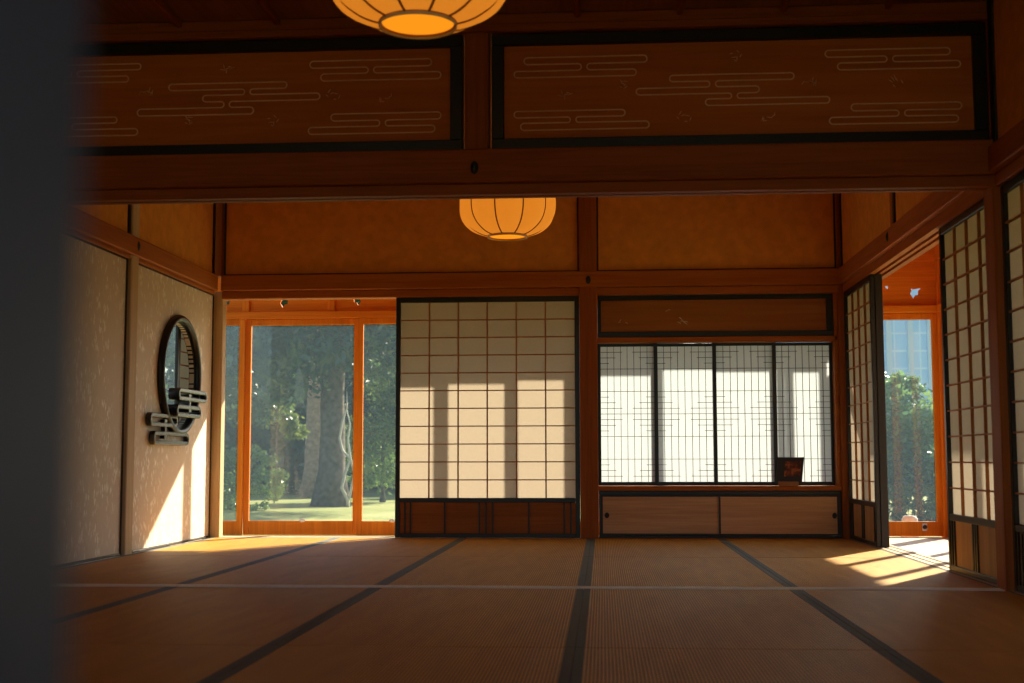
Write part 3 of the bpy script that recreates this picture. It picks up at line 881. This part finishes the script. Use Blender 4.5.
for i, y0 in enumerate([9.80, 8.98, 8.15, 7.32, 6.49, 5.66, 4.83, 4.0, 3.17, 2.34]):
    y1 = (9.80 if i == 0 else [9.80, 8.98, 8.15, 7.32, 6.49, 5.66, 4.83, 4.0, 3.17][i-1]) + .045
    if i == 0: y1 = YG - .06
    t = glazed_door(['glazed side door at the veranda corner, casting the far bar of sunlight', 'glazed side door casting the broad field of sunlight on the mat', 'glazed side door casting the near bar of sunlight'][min(i, 2)] if i < 3 else 'glazed side door of the veranda, screened from view', y1, y1-(y1-y0), XG-.02 + .036*(i % 2), PI/2, group='glazed side doors of the veranda')
    # built along +y from its near edge
    t.location = (XG+.016 + .036*(i % 2), y0, VZ+.004)
    w = y1-y0
    for ch in list(t.children): bpy.data.objects.remove(ch, do_unlink=True)
    H = HZ0 - VZ - .006; st = .047
    f = MB(); f.box(0, st, 0, .032, 0, H, .003); f.box(w-st, w, 0, .032, 0, H, .003)
    f.box(st, w-st, .001, .031, H-.052, H, .003); f.box(st, w-st, .001, .031, 0, .118, .003)
    link('frame', f, OZ, t); link('pane', MB().box(st-.006, w-st+.006, .013, .018, .112, H-.046), GLASS, t)

b = MB(); b.box(-3.95, XG+.08, YB+.092, YG+.06, 2.42, 2.45); b.box(XR+.101, XG+.08, 1.5, YB+.09, 2.42, 2.45)
struct('veranda_ceiling', b, OX, 'orange boarded ceiling of the veranda', 'ceiling')
b = MB(); b.tube([(XR+.13, YB+.12, 2.40), (XG+.02, YG+.0, 2.33)], .035, 4, smooth=False)
struct('beam_10', b, OX, 'diagonal hip rafter at the veranda corner', 'beam')
b = MB(); b.box(XR+.1, XG+.04, 1.44, 1.5, -.1, 2.42)
struct('wall_veranda', b, OUTW, 'end wall closing the side veranda', 'wall')
b = MB(); b.box(-4.5, XG+.95, -2.6, YG+1.0, 2.80, 2.97)
struct('roof', b, TILE, 'roof slab with eaves over the house', 'roof')
b = MB(); b.box(-3.95, XG+.06, YG-.04, YG+.06, -.62, VZ-.035); b.box(XG-.04, XG+.06, 1.5, YG-.041, -.62, VZ-.035); b.box(-3.95, XG+.06, -2.2, -2.1, -.62, -.16); b.box(XL-.05, XL, -2.1, YB, -.62, -.165)
struct('foundation_wall', b, OUTW, 'low plinth under the veranda edge', 'wall')

# ------------------------------------------------------------------ blurred post close to the lens
struct('pillar', MB().box(-.26, -.0238, .200, .290, -.0, CEIL, .006), GREYP, 'dark grey post close to the lens, blurred along the edge of the view', 'post')

# ------------------------------------------------------------------ garden
GZ = -.60
def lawn_mat():
    m, nt, out = mat('lawn_grass')
    tc = N(nt, 'ShaderNodeTexCoord'); no = N(nt, 'ShaderNodeTexNoise'); no.inputs['Scale'].default_value = .35; no.inputs['Detail'].default_value = 8
    nt.links.new(tc.outputs['Object'], no.inputs['Vector'])
    n2 = N(nt, 'ShaderNodeTexNoise'); n2.inputs['Scale'].default_value = 14; n2.inputs['Detail'].default_value = 4
    nt.links.new(tc.outputs['Object'], n2.inputs['Vector'])
    mx = N(nt, 'ShaderNodeMix'); mx.data_type = 'FLOAT'; mx.inputs[0].default_value = .4
    nt.links.new(no.outputs['Fac'], mx.inputs[2]); nt.links.new(n2.outputs['Fac'], mx.inputs[3])
    r = ramp(nt, [(.35, (.10,.13,.04)), (.5, (.22,.24,.08)), (.66, (.34,.32,.15))])
    nt.links.new(mx.outputs[0], r.inputs[0])
    b = N(nt, 'ShaderNodeBsdfPrincipled'); b.inputs['Roughness'].default_value = .9; b.inputs['Specular IOR Level'].default_value = .1
    nt.links.new(r.outputs[0], b.inputs['Base Color']); nt.links.new(b.outputs[0], out.inputs[0]); return m
n = 40; v = []; f = []
for j in range(n+1):
    for i in range(n+1):
        x = -90 + 200*i/n; y = -40 + 360*(j/n)**1.3
        z = GZ + (.12*math.sin(x*.21+1)*math.sin(y*.17) if y > 14 else 0)
        v.append((x, y, z))
for j in range(n):
    for i in range(n): f.append((j*(n+1)+i, j*(n+1)+i+1, (j+1)*(n+1)+i+1, (j+1)*(n+1)+i))
struct('lawn', MB().add(v, f, True), lawn_mat(), 'sunlit lawn of the garden outside the glass', 'lawn')

def leaf_mesh(name, blobs, n, size, m, parent, seed, shell=.55, clump=.16, per=28):
    """foliage: leaf-shaped quads in clumps over the shells of ellipsoids (cx, cy, cz, rx, ry, rz)"""
    rg = np.random.default_rng(seed)
    vol = np.array([b[3]*b[4]+b[4]*b[5]+b[3]*b[5] for b in blobs]); vol = vol/vol.sum()
    nc = max(1, n//per)
    w = rg.choice(len(blobs), nc, p=vol)
    B = np.array(blobs)[w]
    d = rg.normal(size=(nc, 3)); d /= np.linalg.norm(d, axis=1)[:, None]
    rr = shell + (1-shell)*rg.random(nc)**.6
    cc = B[:, :3] + d*rr[:, None]*B[:, 3:]
    idx = np.repeat(np.arange(nc), per)
    M = len(idx)
    sp = B[idx, 3:].mean(axis=1)*clump
    P = cc[idx] + rg.normal(size=(M, 3))*sp[:, None]*np.array([1, 1, .7])
    a = rg.normal(size=(M, 3)); a /= np.linalg.norm(a, axis=1)[:, None]
    c = rg.normal(size=(M, 3)); c = np.cross(a, c); c /= np.linalg.norm(c, axis=1)[:, None]
    s = size*(.6+.8*rg.random(M))[:, None]
    V = np.stack([P - a*s, P + c*s*.42, P + a*s, P - c*s*.42], axis=1).reshape(-1, 3)
    me = bpy.data.meshes.new(name)
    me.vertices.add(4*M); me.vertices.foreach_set('co', V.astype(np.float32).ravel())
    me.loops.add(4*M); me.loops.foreach_set('vertex_index', np.arange(4*M, dtype=np.int32))
    me.polygons.add(M); me.polygons.foreach_set('loop_start', np.arange(0, 4*M, 4, dtype=np.int32))
    me.polygons.foreach_set('loop_total', np.full(M, 4, dtype=np.int32))
    me.materials.append(m); me.update(); me.validate()
    o = bpy.data.objects.new(name, me); C.objects.link(o); o.parent = parent
    return o
def tree(label, x, y, h, trunk_r, blobs, n, size, m, seed, bark=BARK, lean=0, group='garden trees', name='garden_tree', limbs=4, **kw):
    t = thing(name, label, 'tree', (x, y, GZ-.05), 0, group)
    rg = random.Random(seed)
    b = MB(); pts = []; rs = []
    for k in range(9):
        s = k/8
        pts.append((lean*s + rg.uniform(-.06,.06)*trunk_r*4*s, rg.uniform(-.05,.05)*trunk_r*4*s, h*s))
        rs.append(trunk_r*(1.45-.45*min(1, s*9) if s < .12 else 1.0-.62*s))
    b.tube(pts, rs, 14)
    for k in range(limbs):
        i = rg.randint(4, 7); p = Vector(pts[i]); a = rg.uniform(0, 2*PI); L = h*rg.uniform(.22,.4)
        q = p + Vector((math.cos(a)*L*.6, math.sin(a)*L*.6, L*.35)); e_ = q + Vector((math.cos(a+.3)*L*.5, math.sin(a+.3)*L*.5, L*.2))
        b.tube([p, (p+q)/2 + Vector((0,0,-.03*L)), q, e_], [rs[i]*.55, rs[i]*.42, rs[i]*.3, rs[i]*.1], 8)
    link('trunk', b, bark, t)
    leaf_mesh('foliage', blobs, n, size, m, t, seed, **kw)
    return t
# the big tree framed by the broad pane
big = tree('big old tree with a thick dark trunk, framed by the broad glazed door', -6.62, 32, 7.5, .37,
     [(-2.6,0,4.4,2.2,2.2,1.6), (0,.6,5.6,2.8,2.6,2.0), (2.6,0,4.6,2.0,2.2,1.5), (-.8,-1.2,3.6,1.5,1.0,.8), (1.3,-1.0,3.9,1.3,1.0,.9), (-2.2,1.2,3.0,1.2,1.2,.8), (0,2,7.2,3,3,2)], 26000, .10, LEAF_D, 11, lean=.15, limbs=6, shell=.35)
b = MB()
b.tube([(.50,-.28,.0), (.50,-.35,.25), (.36,-.42,.55), (.46,-.42,.95), (.56,-.36,1.25), (.38,-.44,1.45), (.30,-.42,1.75), (.36,-.40,2.15), (.47,-.40,2.5), (.45,-.34,2.9)], [.05,.045,.04,.035,.035,.03,.03,.028,.024,.015], 8)
b.tube([(.50,-.30,.15), (.58,-.34,.5), (.66,-.34,.9), (.56,-.36,1.25), (.50,-.40,1.7), (.55,-.40,2.1), (.42,-.38,2.6)], [.04,.03,.03,.03,.025,.02,.012], 8)
link('rim_lit_vine', b, plain('vine_rim_light', (.50,.46,.40), .7), big)  # added pale vine; the sun's rim light on the trunk is its colour
tree('clipped dome-shaped bush on the lawn beside the big tree', -8.05, 29, 1.1, .06, [(0,0,.75,.95,.9,.78), (-.75,.2,.7,.8,.8,.72)], 9000, .055, LEAF_M, 12, name='garden_bush', group='garden bushes', limbs=5, shell=.8, clump=.07)
tree('glossy leaved shrub behind the glass next to the big paper screen', -6.0, 36, 2.2, .07, [(0,0,1.5,1.1,1.0,1.1), (.9,.3,2.6,1.0,.9,1.0), (.3,.5,3.6,1.0,.9,.9)], 9000, .085, LEAF_M, 13, name='garden_bush', group='garden bushes', limbs=5, shell=.5)
tree('yellow-green sapling before the dark trees', -9.5, 38, 2.4, .04, [(0,0,2.5,.65,.5,.35), (.5,0,2.1,.4,.4,.25)], 1300, .08, LEAF_Y, 14, group='garden trees', limbs=5, shell=.3)
tree('added tree whose pale trunk stands for a post reflected in the glass', -9.55, 43, 8, .30, [(0,0,7.5,3,3,2.2)], 4000, .14, LEAF_D, 15, bark=BARK2, limbs=3, shell=.4)  # added tree; its tan trunk stands for a reflected interior post
bgp = [(-30,47,9.5), (-24.5,50,10.5), (-19.5,46,8.5), (-15.5,52,11), (-11.8,48,9), (-8.6,54,11), (-5.2,50,9.5), (-1.5,55,11), (2.5,52,10)]
for i, (x, y, h) in enumerate(bgp):
    r_ = 2.6
    tree('dense dark evergreen in the tree belt closing the garden', x, y, h*.75, .22, [(0,0,h*.22,r_*.95,1.8,h*.25), (-1.2,.3,h*.45,r_,2,h*.26), (1.1,0,h*.55,r_,2,h*.27), (0,.2,h*.8,r_*.8,1.8,h*.22), (-.8,-.6,1.1,1.9,1.2,1.2), (1.1,-.5,1.2,1.9,1.2,1.3)], 14000, .22, LEAF_D, 40+i, group='evergreens of the tree belt', limbs=3, shell=.6, clump=.11)
# pines beyond the doorway
for i, (x, y, h, l) in enumerate([(6.0, 27, 3.75, 'leafy pine on the garden slope just beyond the doorway glass'), (8.6, 30, 3.0, 'pine with a reddish trunk beside the doorway pine'), (9.9, 36, 3.3, 'pine standing behind the two doorway pines'), (12.2, 40, 3.4, 'farther pine seen past the doorway pines'), (4.6, 33, 4.4, 'pine hidden behind the doorway screens'), (14.8, 34, 4.4, 'outer pine near the doorway pines')]):
    tree(l, x, y, h*.75, .085, [(-.5,0,h*.26,1.2,1.1,h*.20), (.5,.2,h*.38,1.25,1.1,h*.16), (-.3,-.1,h*.50,1.3,1.1,h*.15), (.15,0,h*.60,.95,.9,h*.13), (0,.1,h*.73,.5,.5,h*.07)], 12000, .075, LEAF_P, 70+i, bark=BARK2, group='pines beyond the doorway', limbs=6, shell=.35, clump=.13)
tree('low yellow-green shrub under the doorway pines', 7.35, 25.5, .9, .04, [(0,0,.75,.6,.5,.55)], 2500, .06, LEAF_Y, 90, name='garden_bush', group='garden bushes', limbs=4, shell=.5)
tree('dark round shrub at the foot of the doorway pines', 6.2, 26, .9, .05, [(0,0,.6,1.1,.8,.6), (1.3,.6,.55,.9,.8,.6)], 7000, .06, LEAF_D, 91, name='garden_bush', group='garden bushes', limbs=4, shell=.6)
t = thing('garden_stone', 'small pale stone outside the doorway glass', 'stone', (2.66, YG+.42, GZ))
b = MB(); prof = [(.09,0), (.10,.3), (.075,.56), (.066,.62), (.066,.68), (.05,.705), (.0001,.71)]
b.lathe(prof, 20); link('shaft', b, plain('pale_granite', (.62,.58,.56), .8, .2, var=.15, scale=30), t)

# tower block far away
def tower_mat():
    m, nt, out = mat('tower_glass')
    tc = N(nt, 'ShaderNodeTexCoord')
    mp = N(nt, 'ShaderNodeMapping'); mp.inputs['Scale'].default_value = (.42, .42, .30)
    nt.links.new(tc.outputs['Object'], mp.inputs[0])
    br = N(nt, 'ShaderNodeTexBrick'); br.inputs['Scale'].default_value = 1.0
    br.offset = 0; br.inputs['Color1'].default_value = (.42,.66,.95,1); br.inputs['Color2'].default_value = (.52,.74,1.0,1); br.inputs['Mortar'].default_value = (.72,.86,1.0,1)  # distance haze and reflected sky are put into these pale blues
    br.inputs['Mortar Size'].default_value = .05; br.inputs['Brick Width'].default_value = 1.0; br.inputs['Row Height'].default_value = 1.0
    sp = N(nt, 'ShaderNodeSeparateXYZ'); cb = N(nt, 'ShaderNodeCombineXYZ'); ad = N(nt, 'ShaderNodeMath', operation='ADD')
    nt.links.new(mp.outputs[0], sp.inputs[0]); nt.links.new(sp.outputs[0], ad.inputs[0]); nt.links.new(sp.outputs[1], ad.inputs[1])
    nt.links.new(ad.outputs[0], cb.inputs[0]); nt.links.new(sp.outputs[2], cb.inputs[1]); nt.links.new(cb.outputs[0], br.inputs['Vector'])
    b = N(nt, 'ShaderNodeBsdfPrincipled'); b.inputs['Roughness'].default_value = .25
    nt.links.new(br.outputs[0], b.inputs['Base Color']); nt.links.new(b.outputs[0], out.inputs[0]); return m
t = thing('tower_block', 'pale blue glass tower rising beyond the pines', 'tower', (48, 250, GZ-2), 0)
link('glass_body', MB().box(-19, 14.2, 0, 28, 0, 74), tower_mat(), t)
b = MB()
for x in [-19, -14, -9, -4, 1, 5.5, 9.5, 13.2]: b.box(x, x+1.0, -.7, 0, 0, 74.2)
link('fins', b, plain('tower_fin', (.62,.72,.82), .5), t)
link('corner_strip', MB().box(13.6, 14.6, -.9, 3, 0, 74.6), plain('tower_white', (.85,.86,.86), .5), t)
link('parapet', MB().box(-19.3, 14.7, -.6, 28.3, 74, 76), plain('tower_cap', (.62,.72,.82), .5), t)

# ------------------------------------------------------------------ light
SUN_DIR = Vector((-.60, -1.0, -.70)).normalized()
L = bpy.data.lights.new('sun', 'SUN'); L.energy = 14.0; L.angle = math.radians(.9); L.color = (1.0, .86, .66)
so = bpy.data.objects.new('sun', L); C.objects.link(so)
so.rotation_euler = SUN_DIR.to_track_quat('-Z', 'Y').to_euler(); so.location = (20, 30, 20)
w = bpy.data.worlds.new('World'); S.world = w; w.use_nodes = True
nt = w.node_tree; nt.nodes.clear()
out = nt.nodes.new('ShaderNodeOutputWorld'); bg = nt.nodes.new('ShaderNodeBackground')
sk = nt.nodes.new('ShaderNodeTexSky'); sk.sky_type = 'NISHITA'; sk.sun_disc = False
sk.sun_elevation = math.asin(-SUN_DIR.z); sk.sun_rotation = math.atan2(-SUN_DIR.x, -SUN_DIR.y)
sk.air_density = 1.0; sk.dust_density = 1.5; sk.ozone_density = 1.0
bg.inputs[1].default_value = .18
nt.links.new(sk.outputs[0], bg.inputs[0]); nt.links.new(bg.outputs[0], out.inputs[0])

# ------------------------------------------------------------------ camera
cd = bpy.data.cameras.new('camera'); cam = bpy.data.objects.new('camera', cd); C.objects.link(cam)
cd.sensor_width = 36; cd.sensor_fit = 'HORIZONTAL'; cd.lens = F_PX/1024*36
cd.clip_start = .02; cd.clip_end = 2000
cd.dof.use_dof = True; cd.dof.focus_distance = 9.2; cd.dof.aperture_fstop = 4.0
Mx = Matrix((RIGHT, UP, -FWD)).transposed().to_4x4(); Mx.translation = CAM
cam.matrix_world = Mx
S.camera = cam

vs = S.view_settings
S.display_settings.display_device = 'sRGB'
vs.view_transform = 'Standard'; vs.look = 'None'; vs.gamma = 1.0; vs.use_curve_mapping = False
vs.exposure = 0.45
cy = S.cycles
cy.use_denoising = True; cy.max_bounces = 14; cy.diffuse_bounces = 8; cy.glossy_bounces = 4; cy.transmission_bounces = 6; cy.transparent_max_bounces = 24
cy.sample_clamp_indirect = 12.0; cy.caustics_reflective = False; cy.caustics_refractive = False
